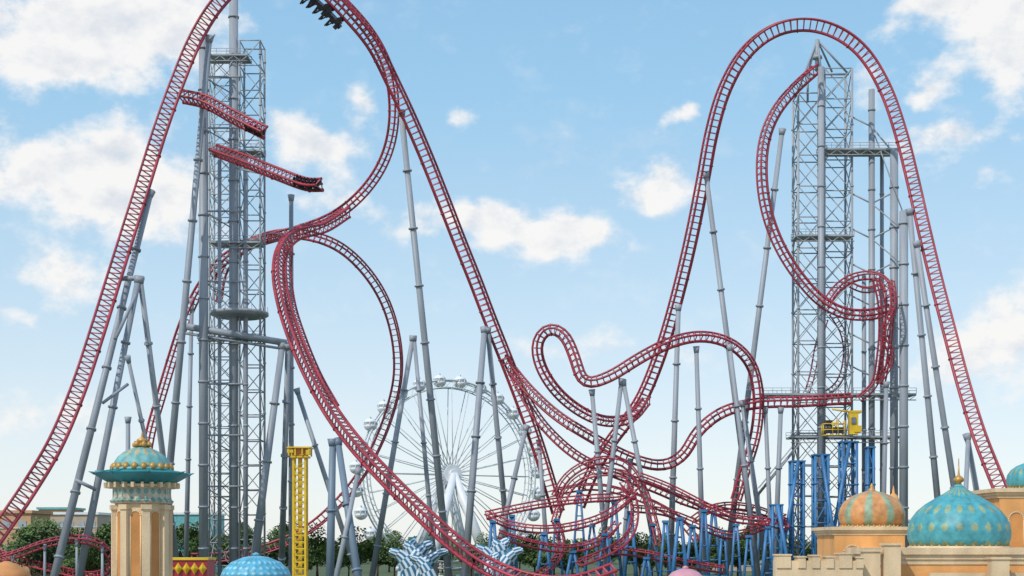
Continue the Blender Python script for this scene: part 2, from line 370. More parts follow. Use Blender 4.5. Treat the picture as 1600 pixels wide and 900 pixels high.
for pts_,r_ in (([(1300,490,328),(1318,520,329),(1322,560,330),(1310,600,330),(1285,618,328)],.3),([(1290,500,324),(1278,540,325),(1270,585,326),(1262,612,326)],.2),([(1392,440,308),(1397,480,307),(1380,520,308),(1394,560,309),(1372,596,311)],.7),([(1330,445,313),(1352,455,313),(1375,448,312)],.4)):
    track(pts_,RR,1.1,1.1,.13,roll=r_,step=1.2)
for s in[(1103,272,316,1152,650,318,10),(1222,205,313,1134,890,316,10),(1060,480,322,1050,800,322,10),(1088,545,305,1098,860,305,9),(971,595,303,952,760,303,9),(974,597,303,1022,850,303,9),
 (925,612,304,946,850,306,9),(1421,330,296,1466,790,302,11),(1432,380,293,1492,770,300,11),(1511,682,282,1530,790,286,11),(1513,682,282,1508,790,276,9),(1220,640,312,1214,800,312,9),
 (1160,630,311,1185,800,311,9),(1140,542,306,1172,800,306,9),(985,720,316,975,850,316,8),(1196,640,312,1205,860,312,8),(1385,600,310,1380,800,310,9)]:
    support(RR,*s)
DM=empty('maintenance_crane',P(1312,682,312),'yellow maintenance lift and dark cage on the steel platform','maintenance lift')
mb=MB(); c=P(1333,662,312); mb.box(c,1.9,1.8,4.8); mb.box(c+Vector((.4,0,2.6)),2.6,2.0,.5); mb.box(c+Vector((-.1,-1.0,.6)),1.0,.3,1.4,1); mb.box(c+Vector((.8,-.3,-1.2)),1.6,1.6,1.4); mb.tube(c+Vector((-.6,0,2.6)),c+Vector((-4.6,0,3.2)),.2,n=6); mb.obj('lift_tower',[YELL,GLASS],DM)
mb=MB(); c=P(1302,666,312); 
for dx in(-2.4,-.3,.9,2.4):
    for dy in(-.8,.8): mb.tube(c+Vector((dx,dy,-2.0)),c+Vector((dx,dy,1.2+.4*dx*(dx<1))),.12,n=5)
for dz in(-2.0,-.8,.5):
    for dy in(-.8,.8): mb.tube(c+Vector((-2.4,dy,dz)),c+Vector((2.4,dy,dz)),.11,n=5)
mb.box(c+Vector((.3,0,-.9)),3.8,1.4,1.3,1); mb.box(c+Vector((-1,0,.6)),1.6,1.2,1.4,1); mb.box(c+Vector((.2,-.8,.5)),1.6,.15,.5,0); mb.obj('cage',[YELL,BLACK],DM)
def pylon(px0,px1,yt,d,lean=0,label='bright blue steel lattice pylon under the coaster platform'):
    a=P(px0,yt,d); b=P(px1,yt,d); cx=(a.x+b.x)/2
    root=empty('lattice_pylon',(cx,d,0),label,'steel pylon',group='blue pylons under the coaster')
    lattice(root,px0,px1,yt,d,(b.x-a.x),4.6,.32,.14,BLUE,diag=1)
    mb=MB(); mb.box((cx,d,a.z+.15),(b.x-a.x)+.8,(b.x-a.x)+.8,.3); mb.obj('cap_plate',[BLUE],root)
    if lean:
        mb=MB(); mb.tube((cx,d-1.5,a.z),(cx+lean,d-2.5,0),.42,n=8); mb.obj('raking_leg',[BLUE],root)
for q in((1236,1254,722,306,-5),(1272,1292,712,304,4),(1314,1336,692,308,-6),(1355,1364,700,308,0),(1206,1220,790,300,3)): pylon(*q)
# ================================================================ LOW TANGLED COASTER with blue supports
LC=empty('roller_coaster',(20,290,0),'low tangled red roller coaster track on bright blue supports','roller coaster')
def aframe(p,sp=1.1,r=.3,foot=True):
    mb=MB()
    for s in(-1,1): mb.tube((p.x+s*.25,p.y,p.z),(p.x+s*sp,p.y+s*.4,0),r,r*1.15,n=8)
    z=p.z*.75; 
    while z>2:
        f=1-z/p.z; mb.tube((p.x-sp*f-.2,p.y,z),(p.x+sp*f+.2,p.y,z),r*.55,n=6); z-=3.2
    mb.box((p.x,p.y,p.z),1.4,1.0,.5)
    if foot: mb.box((p.x,p.y,.15),sp*2+1,1.6,.3,1)
    mb.obj('support_frame',[BLUE,CONC],LC)
lowt=[([(1000,745,300),(1045,762,300),(1100,790,300),(1150,812,300),(1200,815,300),(1230,825,300)],'Z',.5),
([(868,775,303),(885,745,303),(930,720,303),(975,722,303),(1003,760,302),(1022,815,300),(1030,850,298)],'Y',.4),
([(760,806,296),(800,797,296),(860,786,297),(930,779,298),(975,776,300),(993,760,305),(985,744,309),(945,738,311),(905,748,312),(880,778,312),(868,815,308)],'Z',.6),
([(762,806,294),(800,822,290),(850,828,288),(900,822,290),(950,805,294),(992,772,298)],'Z',.4),
([(868,815,308),(878,850,300),(860,885,290),(830,905,284)],'Y',.4),
([(905,880,280),(950,862,284),(985,835,290),(992,790,296),(975,755,303)],'Y',-.4),
([(960,860,292),(1010,866,290),(1070,880,290),(1130,890,290)],'Z',.3),
([(990,795,306),(1040,800,306),(1095,822,304),(1140,838,302),(1180,828,302),(1225,806,304)],'Z',.4),
([(1085,812,312),(1110,795,313),(1150,790,314),(1195,800,314),(1228,816,314)],'Z',.4),
([(870,768,316),(930,760,316),(1000,778,316),(1060,810,314),(1090,845,312)],'Y',.3),
([(780,835,280),(830,850,280),(890,858,282),(940,845,284),(965,820,288)],'Z',.3)]
for pts_,mo,ro in lowt: track(pts_,LC,1.4,1.3,.155,mode=mo,roll=ro,step=1.6)
for px,py,d in((870,812,306),(905,768,312),(960,785,299),(800,806,296),(1100,798,300),(1150,820,300),(1200,824,300),(1040,815,285),(1062,810,284),(1082,822,292),(925,822,292),(945,835,284),(1170,838,286),(985,800,297),(770,815,290),(850,834,288),(1020,820,300),(1130,830,303),(895,862,282),(1010,872,290),(1190,808,314),(1115,800,313)):
    aframe(P(px,py,d),random.uniform(1.2,2.2),random.uniform(.24,.38))
SC=empty('roller_coaster',(-90,260,0),'small red coaster track winding low among green trees','roller coaster')
S=[(-40,880,270),(20,868,268),(70,850,266),(120,842,265),(160,852,266),(178,880,268),(150,900,275),(90,890,282),(30,875,286),(-40,850,288)]
track(S,SC,1.3,1.2,.15,mode='Z',roll=.5)
for px,py,d in((20,872,268),(70,854,266),(120,847,265),(160,857,266),(90,894,282)): support(SC,px,py,d,px,py+30,d,5)
# ================================================================ FERRIS WHEEL
FD=440; R=30.8; hub=P(703,742,FD); yaw=math.radians(27)
FW=empty('ferris_wheel',(hub.x,hub.y,0),'big white ferris wheel with round cabins and thin spokes','ferris wheel')
U=Vector((math.cos(yaw),math.sin(yaw),0)); W=Vector((-math.sin(yaw),math.cos(yaw),0)); Zv=Vector((0,0,1))
def wp(t,r,o): return hub+U*(r*math.cos(t))+Zv*(r*math.sin(t))+W*o
mb=MB(); n=84
for o in(-1.3,1.3):
    for rr,tr in((R-1.3,.3),(R-3.6,.2)):
        pts=[wp(2*math.pi*k/n,rr,o) for k in range(n)]; As=[(wp(2*math.pi*k/n,1,0)-hub) for k in range(n)]
        mb.sweep(pts,As,[W]*n,tr,6,0,True)
for k in range(n):
    t=2*math.pi*k/n; mb.tube(wp(t,R-1.3,-1.3),wp(t,R-1.3,1.3),.12,n=4); mb.tube(wp(t,R-1.3,-1.3),wp(t+2*math.pi/n,R-3.6,-1.3),.1,n=4); mb.tube(wp(t,R-3.6,-1.3),wp(t,R-3.6,1.3),.12,n=4)
mb.obj('rim',[WHEELW],FW)
mb=MB()
for k in range(28):
    t=2*math.pi*k/28
    for o in(-1,1): mb.tube(wp(t+o*.03,1.6,o*2.2),wp(t,R-3.6,o*1.3),.15,n=5)
mb.obj('spokes',[WHEELW],FW)
mb=MB(); mb.tube(hub-W*3.4,hub+W*3.4,1.5,n=24); mb.tube(hub-W*2.6,hub-W*2.0,3.0,n=28); mb.tube(hub+W*2.0,hub+W*2.6,3.0,n=28); mb.obj('hub',[WHITE],FW)
for s in(-1,1):
    for q in(-1,1):
        mb=MB(); mb.tube(hub+W*(s*3.2),Vector((hub.x,hub.y,0))+U*(q*11)+W*(s*8),1.2,1.9,n=14); mb.obj('support_leg',[WHITE],FW)
gm=MB(); gr=2.1
def arc(a0,a1,k=5): return [(max(.05,gr*math.cos(a0+(a1-a0)*i/k)),-2.0+gr*.95*math.sin(a0+(a1-a0)*i/k)) for i in range(k+1)]
gm.lathe((0,0,0),arc(-1.45,-.05),18,0); gm.lathe((0,0,0),[(gr*.96,-2.1),(gr*.95,-1.45)],18,1,cap=False); gm.lathe((0,0,0),arc(.3,1.5),18,0)
for k in range(8):
    t=k*math.pi/4; gm.tube((gr*math.cos(t),gr*math.sin(t),-2.15),(gr*.98*math.cos(t),gr*.98*math.sin(t),-1.35),.15,n=4)
gm.tube((0,-1.3,0.25),(0,1.3,.25),.2,n=6); gm.tube((0,0,-.1),(0,0,.3),.3,n=8)
g0=gm.obj('gondola',[WHITE,GG],None,origin=(0,0,0)); g0.parent=FW
for k in range(28):
    g=g0 if k==0 else g0.copy()
    if k: col.objects.link(g)
    g.location=wp(2*math.pi*(k+.5)/28,R+.5,0)-WL[FW.name]
# ================================================================ YELLOW TOWER
YT=empty('ride_tower',(P(469,700,200).x,200,0),'slim yellow steel ride tower with a wide square head','ride tower')
cx=P(469,700,200); mb=MB()
for dx in(-.85,.85):
    for dy in(-.85,.85): mb.box((cx.x+dx,200+dy,(cx.z-1)/2),.28,.28,cx.z-1)
z=.8
while z<cx.z-2:
    for s in(-1,1):
        mb.box((cx.x,200+s*.85,z),1.8,.12,.16); mb.box((cx.x+s*.85,200,z),.12,1.8,.16)
        mb.tube((cx.x-.85,200+s*.8,z),(cx.x+.85,200+s*.8,z+.95),.05,n=4)
    z+=.95
mb.box((cx.x,200,(cx.z-1)/2),.55,.55,cx.z-1)
mb.obj('shaft',[YELL],YT)
mb=MB(); mb.box((cx.x,200,cx.z-1.3),2.6,2.6,.25); mb.box((cx.x,200,cx.z),3.3,3.3,.2)
for dx in(-1.4,-.5,.5,1.4):
    for dy in(-1.4,1.4): mb.box((cx.x+dx,200+dy,cx.z-.6),.2,.2,1.1)
mb.box((cx.x,200,cx.z-.6),2.0,2.0,1.0,1); mb.box((cx.x-1.2,199,cx.z-.5),.9,.9,.5); mb.box((cx.x+1.3,199,cx.z-.7),.6,.9,.7); mb.obj('head',[YELL,ORANGED],YT)
# ================================================================ FOREGROUND ORNATE TOWER
d=60
tc0=P(222,785,d); TX=tc0.x
OT=empty('ornate_tower',(TX,d,0),'cream and orange octagonal tower with teal eaves and patterned dome','tower')
c0=Vector((TX,d,0)); rot=math.pi/8
zs=tc0.z
mb=MB(); mb.lathe(c0,[(1.12,0),(1.12,zs)],8,0,False,rot); mb.lathe(c0,[(1.5,0),(1.5,.8),(1.25,1.0)],8,0,False,rot); mb.obj('shaft',[CREAM],OT)
for i in range(8):
    t=rot+i*math.pi/4; mb=MB(); X=Vector((math.cos(t),math.sin(t),0)); Y=Vector((-math.sin(t),math.cos(t),0))
    q=c0+X*1.13; mb.box(q+Vector((0,0,(zs-.3)/2)),.26,.30,zs-.3,0,X,Y); mb.box(q+Vector((0,0,zs-.22)),.38,.42,.2,0,X,Y); mb.obj('pilaster',[CREAM],OT)
for i in range(8):
    t=i*math.pi/4; X=Vector((math.cos(t),math.sin(t),0)); Y=Vector((-math.sin(t),math.cos(t),0)); ap=1.12*math.cos(math.pi/8)
    mb=MB()
    for zt in(zs-.35,zs-4.6):
        q=c0+X*(ap+.012); h=3.4; w=.44
        pr=[(-w/2,-h),(w/2,-h),(w/2,-.25)]+[(w/2*math.cos(a),-.25+.22*math.sin(a)) for a in[math.pi*j/8 for j in range(1,8)]]+[(-w/2,-.25)]
        i0=len(mb.v)
        for y,z in pr: mb.v.append(q+Y*y+Vector((0,0,zt+z)))
        mb.face(tuple(range(i0,i0+len(pr))),0)
        for j in range(len(pr)):
            a=mb.v[i0+j]; b=mb.v[i0+(j+1)%len(pr)]; mb.tube(a,b,.035,n=5,m=1)
    mb.obj('arched_panel',[ORANGED,CREAM],OT)
Z=lambda y,dd=d: ZC+(HZ-y)/F*dd
mb=MB(); mb.lathe(c0,[(1.28,Z(787)),(1.34,Z(783)),(1.22,Z(780)),(1.22,Z(764)),(1.32,Z(762))],8,0,False,rot); mb.obj('frieze',[FRIEZE],OT)
mb=MB(); mb.lathe(c0,[(1.36,Z(762)+.01),(1.38,Z(757)-.01)],24)
for i in range(24):
    t=i*math.pi/12; X=Vector((math.cos(t),math.sin(t),0)); Y=Vector((-math.sin(t),math.cos(t),0)); mb.box(c0+X*1.42+Vector((0,0,Z(759))),.3,.12,.22,0,X,Y)
mb.obj('bracket_course',[CREAM],OT)
mb=MB(); mb.lathe(c0,[(1.3,Z(757)),(1.55,Z(752)),(1.95,Z(743.5)),(2.05,Z(740)),(1.6,Z(738.5)),(1.28,Z(735))],8,0,False,rot); mb.obj('eave',[TEAL],OT)
mb=MB(); mb.lathe(c0,[(1.3,Z(737)),(1.31,Z(736.2))],8,0,False,rot)
for i in range(8):
    t=rot+i*math.pi/4; X=Vector((math.cos(t),math.sin(t),0)); mb.tube(c0+X*1.3+Vector((0,0,Z(736))),c0+X*2.05+Vector((0,0,Z(740.5))),.05,n=5); mb.tube(c0+X*1.95+Vector((0,0,Z(741))),c0+X*2.2+Vector((0,0,Z(738))),.07,.01,n=6)
mb.obj('eave_ribs',[TEAL],OT)
mb=MB(); mb.lathe(c0,[(1.28,Z(736)),(1.3,Z(733)),(1.22,Z(731))],32,0); 
for i in range(20):
    t=i*math.pi/10; mb.lathe(c0+Vector((1.18*math.cos(t),1.18*math.sin(t),Z(731))),[(.15,-.1),(.15,.05),(.09,.14),(.01,.2)],8,1)
mb.obj('dome_collar',[TEALL,GOLD],OT)
mb=MB(); zb=Z(732); H=Z(697)-zb
mb.lathe(c0+Vector((0,0,zb)),[(1.17,0),(1.18,.12*H),(1.14,.3*H),(1.0,.52*H),(.76,.73*H),(.45,.88*H),(.2,.97*H),(.12,1.02*H)],40); mb.obj('dome',[DOMEA],OT,origin=c0+Vector((0,0,zb)))
mb=MB(); mb.lathe(c0+Vector((0,0,Z(698))),[(.3,0),(.36,.06),(.12,.12),(.22,.22),(.22,.3),(.06,.4),(.02,.62)],16); 
for i in range(6):
    t=i*math.pi/3; mb.lathe(c0+Vector((.3*math.cos(t),.3*math.sin(t),Z(697))),[(.1,-.05),(.13,.08),(.02,.22)],8)
mb.obj('finial',[GOLD],OT)
# ================================================================ FOREGROUND RIGHT PALACE
PB=empty('palace_building',(P(1497,0,84).x,84,0),'orange and cream palace building with turquoise and orange onion domes','building')
def block(x0,x1,ytop,d,dep,mat=ORANGE,name='wall'):
    a=P(x0,ytop,d); b=P(x1,ytop,d); mb=MB(); mb.box(((a.x+b.x)/2,d+dep/2,a.z/2),b.x-a.x,dep,a.z); return mb.obj(name,[mat],PB)
def cornice(x0,x1,yt,yb,d,dep,ov=.25):
    a=P(x0,yt,d); b=P(x1,yt,d); zb=P(0,yb,d).z; mb=MB(); cxx=(a.x+b.x)/2; h=a.z-zb
    mb.box((cxx,d+dep/2,a.z-h*.2),b.x-a.x+ov*2,dep+ov*2,h*.4); mb.box((cxx,d+dep/2,a.z-h*.55),b.x-a.x+ov,dep+ov,h*.3-.004); mb.box((cxx,d+dep/2,a.z-h*.85),b.x-a.x+ov*.4,dep+ov*.4,h*.3-.004)
    return mb.obj('cornice',[CREAM],PB)
def arch_panel(px,yt,yb,wpx,d,name='arched_recess'):
    a=P(px,yt,d); b=P(px,yb,d); w=wpx*d/F; mb=MB(); y=d-.012; pr=[(a.x-w/2,b.z),(a.x+w/2,b.z)]+[(a.x+w/2*math.cos(t),a.z-w/2+w/2*math.sin(t)) for t in[math.pi*j/12 for j in range(13)]]
    for x,z in pr: mb.v.append(Vector((x,y,z)))
    mb.face(tuple(range(len(pr))),0)
    for j in range(len(pr)): mb.tube(mb.v[j],mb.v[(j+1)%len(pr)],.06,n=6,m=1)
    return mb.obj(name,[ORANGED,CREAM],PB)
block(1304,1414,834,88,5); cornice(1302,1416,823,836,88,5); arch_panel(1332,852,905,28,88); arch_panel(1386,852,905,28,88)
def dome(px,ybase,ytop,rpx,d,mat,prof):
    dd=d+rpx*d/F*1.02; c=P(px,ybase,dd); r=rpx*dd/F; H=(ybase-ytop)/F*dd
    mb=MB(); mb.lathe(c,[(r*a,H*b) for a,b in prof],56); mb.obj('dome',[mat],PB,origin=c)
    mb=MB(); mb.lathe(c,[(r*.93,-.45),(r*.99,-.3),(r*.99,-.08),(r*.9,0.0)],40); 
    for i in range(36):
        t=i*2*math.pi/36; mb.lathe(c+Vector((r*.93*math.cos(t),r*.93*math.sin(t),-.05)),[(.1,-.1),(.1,.05),(.02,.14)],6,1)
    mb.obj('dome_collar',[CREAM,GOLD],PB)
    return c,r,H
onion=[(.95,0),(.99,.10),(1.0,.20),(.98,.32),(.92,.44),(.81,.56),(.65,.67),(.47,.76),(.30,.84),(.17,.91),(.09,.96),(.05,1.0)]
squash=[(.90,0),(.98,.16),(1.0,.34),(.95,.52),(.82,.70),(.6,.85),(.34,.95),(.12,1.0)]
c,r,H=dome(1362,822,767,51,88,DOMEC,squash)
mb=MB(); mb.lathe(c+Vector((0,0,H)),[(.3,-.05),(.2,.1),(.08,.2),(.12,.3),(.02,.5)],12); mb.obj('finial',[GOLD],PB)
c2=P(1396,780,93); mb=MB(); mb.lathe(c2,[(.4,-1.6),(.45,-.2),(.3,.2),(.1,.4),(.02,.9)],12); mb.obj('finial',[ORANGE],PB)
c,r,H=dome(1498,852,756,78,80,DOMEB,onion)
mb=MB(); mb.lathe(c+Vector((0,0,H)),[(.2,-.1),(.14,.05),(.28,.14),(.32,.26),(.22,.4),(.08,.5),(.05,.65),(.02,1.5)],16); mb.obj('finial',[GOLD],PB)
mb=MB(); mb.lathe(c+Vector((0,0,H-.6)),[(.62,-.2),(.48,.0),(.34,.25),(.22,.55)],20); mb.obj('dome_cap',[TEALL],PB)
block(1382,1700,880,80,8); cornice(1380,1700,856,882,80,8,.3)
mb=MB(); a=P(1452,884,79.6); b=P(1700,884,79.6); mb.box(((a.x+b.x)/2,79.7,a.z/2-.2),b.x-a.x,.3,a.z-.4); mb.obj('lower_wall',[CREAM],PB)
for x,w,y in((1360,26,862),(1392,26,852),(1560,28,874)):
    a=P(x,y,79.0); mb=MB(); ww=w*79/F; mb.box((a.x,79.0,a.z/2),ww,.7,a.z); mb.box((a.x,79.0,a.z+.06),ww+.16,.86,.12); mb.obj('parapet_block',[CREAM],PB)
block(1562,1680,775,88,6); cornice(1560,1682,763,778,88,6,.3); arch_panel(1588,800,862,24,88)
block(1546,1560,790,89.5,4,ORANGE,'pier')
c,r,H=dome(1612,763,722,38,88,DOMEB,squash)
CW=empty('battlement_wall',(P(1270,0,78).x,78,0),'low stepped cream stone wall beside the domed palace','wall')
mb=MB()
a=P(1210,876,78); b=P(1345,876,78); mb.box(((a.x+b.x)/2,78,a.z/2),b.x-a.x,.9,a.z); mb.obj('wall',[CREAM],CW)
for x,w,y in((1222,22,868),(1250,12,871),(1272,12,869),(1294,12,871),(1318,20,866),(1340,12,872)):
    q=P(x,y,78); ww=w*78/F; mb=MB(); mb.box((q.x,77.97,(q.z+a.z-.4)/2),ww,1.0,q.z-a.z+.4); mb.box((q.x,77.97,q.z+.04),ww+.1,1.1,.08); mb.obj('merlon',[CREAM],CW)
# ================================================================ small kiosks
def kiosk(px,ytop,rpx,Hpx,d,mat,label,wall=CREAM):
    c=P(px,ytop+Hpx,d); r=rpx*d/F; H=Hpx*d/F
    root=empty('kiosk',(c.x,d,0),label,'kiosk'); mb=MB()
    mb.lathe((c.x,d,0),[(r*.8,0),(r*.8,c.z-.3),(r*.95,c.z-.2),(r*.95,c.z)],16,0,False); mb.obj('wall',[wall],root)
    mb=MB(); mb.lathe(c,[(r,0),(r*1.02,.1*H),(r*.93,.4*H),(r*.7,.72*H),(r*.35,.93*H),(.1,H)],40); mb.obj('dome_roof',[mat],root,origin=c)
    mb=MB(); mb.lathe(c,[(r*1.01,-.3),(r*1.03,-.05)],32)
    for i in range(20):
        t=i*math.pi/10; mb.lathe(c+Vector((r*1.0*math.cos(t),r*1.0*math.sin(t),-.25)),[(.05,-.25),(.3*r/2.2,0),(.3*r/2.2,.2),(.05,.35)],8)
    mb.obj('scalloped_trim',[TEALL],root)
    mb=MB(); mb.lathe(c+Vector((0,0,H)),[(.2,-.05),(.25,.1),(.05,.2)],10); mb.obj('finial',[mat],root)
    return root
kiosk(400,868,54,36,90,DOMED,'round kiosk with a sky blue scalloped dome roof')
kiosk(1071,888,30,22,110,paint('pink_dome',(0.62,0.30,0.36),.5,.15,1),'small kiosk with a pink dome roof')
mb=MB(); a=P(264,880,95); b=P(327,880,95)
SB=empty('kiosk',((a.x+b.x)/2,95,0),'square kiosk with red fascia and yellow diamond trim','kiosk')
mb.box(((a.x+b.x)/2,96,a.z/2-.4),b.x-a.x-.2,2,a.z-.8); mb.obj('wall',[ORANGE],SB)
mb=MB(); mb.box(((a.x+b.x)/2,95.5,a.z-.35),b.x-a.x,2.4,1.1); mb.obj('fascia',[RED2],SB)
mb=MB(); mb.box(((a.x+b.x)/2,95.5,a.z+.3),b.x-a.x+.2,2.6,.16,0); mb.box(((a.x+b.x)/2,94.28,a.z-.35),b.x-a.x,.08,.1)
for i in range(5): mb.lathe((a.x+(b.x-a.x)*(i+.5)/5,94.2,a.z-.35),[(.01,-.4),(.24,-.05),(.24,.05),(.01,.4)],4,0,False)
mb.obj('yellow_trim',[YELL],SB)
ORC=paint('orange_canvas',(0.6,0.26,0.09),.7,.2,.6)
mb=MB(); c=P(10,884,150); mb.lathe((c.x,150,0),[(2.2,0),(2.2,c.z-2),(2.8,c.z-1.6),(2.2,c.z-.5),(1.2,c.z+.1),(.2,c.z+.5)],20,0)
mb.obj('tent',[ORC],None,'small orange canvas tent with a rounded top','tent',origin=(c.x,150,0))
# striped sails: broad swooping canopies behind the descending track
SB1=paint('sail_blue',(0.035,0.16,0.28),.5,.3,.5); SB2=paint('sail_white',(0.62,0.70,0.75),.5,.15,.5)
def sail(px,yt,dd,lean,wd):
    top=P(px,yt,dd); base=Vector((top.x-lean,dd,0)); root=empty('striped_sail',base,'low curved teal blue and white striped canopy sail','canopy',group='striped sails below the wheel')
    mb=MB(); n=24; prev=None; nc=6
    for i in range(n+1):
        u=i/n; ang=u*math.pi*.5; x=base.x+lean*(1-math.cos(ang)); z=top.z*math.sin(ang); wv=wd*(1.15-.75*u**1.6)
        tx=lean*math.sin(ang); tz=top.z*math.cos(ang); L=math.hypot(tx,tz) or 1; nx,nz=tz/L,-tx/L
        row=[]
        for j in range(nc+1):
            v=j/nc-.5; row.append(len(mb.v)); mb.v.append(Vector((x+v*wv*max(.35,abs(nx)),dd+1.6*u+1.2*(v*2)**2,z+v*wv*nz)))
        if prev:
            for j in range(nc): mb.face((prev[j],prev[j+1],row[j+1],row[j]),(j+i//4)%2,True)
        prev=row
    mb.obj('canopy',[SB1,SB2],root); mb=MB(); mb.tube((base.x,dd+1.4,0),(base.x+lean*.5,dd+2.6,top.z*.84),.12,n=8); mb.obj('pole',[WHITE],root)
for q in((606,862,262,-5.0,3.2),(628,852,266,-3.0,3.6),(650,846,268,2.0,3.4),(676,850,264,4.4,3.4),(700,862,262,6.0,2.8),(640,872,258,-4.0,2.8),
 (742,856,262,-4.2,3.2),(768,848,266,-2.2,3.8),(796,846,268,3.0,3.6),(818,860,262,5.0,3.0),(780,868,258,2.0,3.0)): sail(*q)
# ================================================================ background buildings
def building(x0,x1,yt,d,dep,wall,roof,label,floors=2):
    a=P(x0,yt,d); b=P(x1,yt,d); cxx=(a.x+b.x)/2; L=b.x-a.x
    root=empty('building',(cxx,d,0),label,'building')
    mb=MB(); mb.box((cxx,d+dep/2,a.z/2),L,dep,a.z); mb.obj('wall',[wall],root)
    mb=MB(); mb.box((cxx,d+dep/2,a.z+.35),L+1,dep+1,.7); mb.obj('roof',[roof],root)
    for f in range(floors):
        mb=MB(); z=a.z*(f+.55)/floors; n=int(L/3)
        for i in range(n): mb.box((a.x+L*(i+.5)/n,d-.02,z),1.9,.2,1.6)
        mb.box((cxx,d-.06,z-.9),L,.35,.15,1)
        mb.obj('window_row',[GG,WHITE],root)
building(-30,48,802,330,14,TAN,TAN,'tan block with a flat roof edge',3)
building(52,152,804,420,20,BEIGE,WHITE,'low pale building with flat roof behind trees',3)
building(60,110,796,450,14,TAN,TEALL,'low tan building with teal flat roof',2)
building(262,332,804,480,20,TEALL,WHITE,'low teal building with white roof edge',2)
building(640,700,842,520,20,BEIGE,TEAL,'low beige park building with teal roof',2)
building(1100,1230,838,520,20,BEIGE,TEAL,'low beige park building with teal roof',2)
building(1380,1480,815,480,20,WHITE,BEIGE,'low pale building with flat roof behind the palace',2)
# ================================================================ trees
def treemesh(seed,H=14):
    rnd=random.Random(seed); root=empty('tree',(0,0,0),'leafy green park tree','tree',group='park trees')
    mb=MB(); mb.tube((0,0,0),(.2,0,H*.4),.38,.24,n=8); tips=[]
    for i in range(7):
        t=i*2.4+rnd.random(); s=Vector((.1,0,H*(.25+.03*i))); e=Vector((math.cos(t)*H*.24*rnd.uniform(.7,1.1),math.sin(t)*H*.24,H*rnd.uniform(.45,.75))); mb.tube(s,e,.16,.06,n=6); tips.append(e)
    mb.tube((.2,0,H*.4),(0,0,H*.85),.22,.05,n=6); tips.append(Vector((0,0,H*.85)))
    mb.obj('trunk',[BARK],root)
    mb=MB(); cl=[(e,H*rnd.uniform(.13,.19)) for e in tips]
    for _ in range(9):
        t=rnd.random()*6.28; q=rnd.uniform(.05,.3)*H; cl.append((Vector((math.cos(t)*q,math.sin(t)*q,H*rnd.uniform(.4,.92-.8*q/H))),H*rnd.uniform(.08,.15)))
    for c,r in cl:
        for _ in range(170):
            v=Vector((rnd.gauss(0,1),rnd.gauss(0,1),rnd.gauss(0,1))).normalized()*r*rnd.uniform(.45,1.12)**.7; v.z*=.8; q=c+v
            s=rnd.uniform(.22,.48); a=Vector((rnd.gauss(0,1),rnd.gauss(0,1),rnd.gauss(0,1))).normalized(); b=a.orthogonal().normalized()
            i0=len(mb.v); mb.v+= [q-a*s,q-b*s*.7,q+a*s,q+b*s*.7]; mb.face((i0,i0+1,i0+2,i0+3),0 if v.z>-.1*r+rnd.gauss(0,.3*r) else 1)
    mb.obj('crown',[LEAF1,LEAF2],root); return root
bases=[treemesh(s,14+s%3) for s in(1,2,3,4)]
spots=[]
for x0,x1,n,dd in((-20,180,8,330),(265,620,17,372),(600,830,8,500),(820,905,5,360),(990,1230,9,375),(1240,1420,6,400),(40,190,5,300),(700,1210,12,430)):
    for i in range(n): spots.append((x0+(x1-x0)*(i+random.random())/n,dd+random.uniform(-22,22)))
for i,(px,dd) in enumerate(spots):
    x=(px-800)/F*dd; b=bases[i%4]; sc=random.uniform(.62,1.08)
    if i<4: b.location=(x,dd,0); b.rotation_euler=(0,0,random.random()*6); b.scale=(sc,)*3
    else: clone(b,(x,dd,0),random.random()*6.28,sc)
mb=MB(); rnd=random.Random(5)
for i in range(9000):
    px=rnd.uniform(-500,2100); dd=rnd.uniform(690,760); x=(px-800)/F*dd; z=rnd.random()**.6*(10+3*math.sin(px*.021)+2.5*math.sin(px*.057+1)); q=Vector((x,dd,z)); s=rnd.uniform(.8,1.7); a=Vector((rnd.gauss(0,1),rnd.gauss(0,1),rnd.gauss(0,1))).normalized(); b=a.orthogonal().normalized()
    i0=len(mb.v); mb.v+=[q-a*s,q-b*s,q+a*s,q+b*s]; mb.face((i0,i0+1,i0+2,i0+3),rnd.randint(0,1))
LH=paint('distant_leaf',(0.12,0.19,0.11),.8,.3,.05)
mb.obj('distant_wood',[LH,LEAF1],None,'distant belt of dark green woodland','woodland',kind='stuff')
# ================================================================ ground
gm_=paint('ground_grass',(0.10,0.13,0.05),.95,.3,.03,c2=(0.06,0.085,0.03))
mb=MB(); mb.v=[Vector((x,y,0)) for x,y in((-4000,-500),(4000,-500),(4000,7000),(-4000,7000))]; mb.face((0,1,2,3)); mb.obj('ground',[gm_],None,kind='structure')
mb=MB(); mb.v=[Vector((x,y,.004)) for x,y in((-150,20),(150,20),(150,235),(-150,235))]; mb.face((0,1,2,3)); mb.obj('pavement',[paint('paving',(0.28,0.26,0.24),.9,.15,.2)],None,kind='structure')
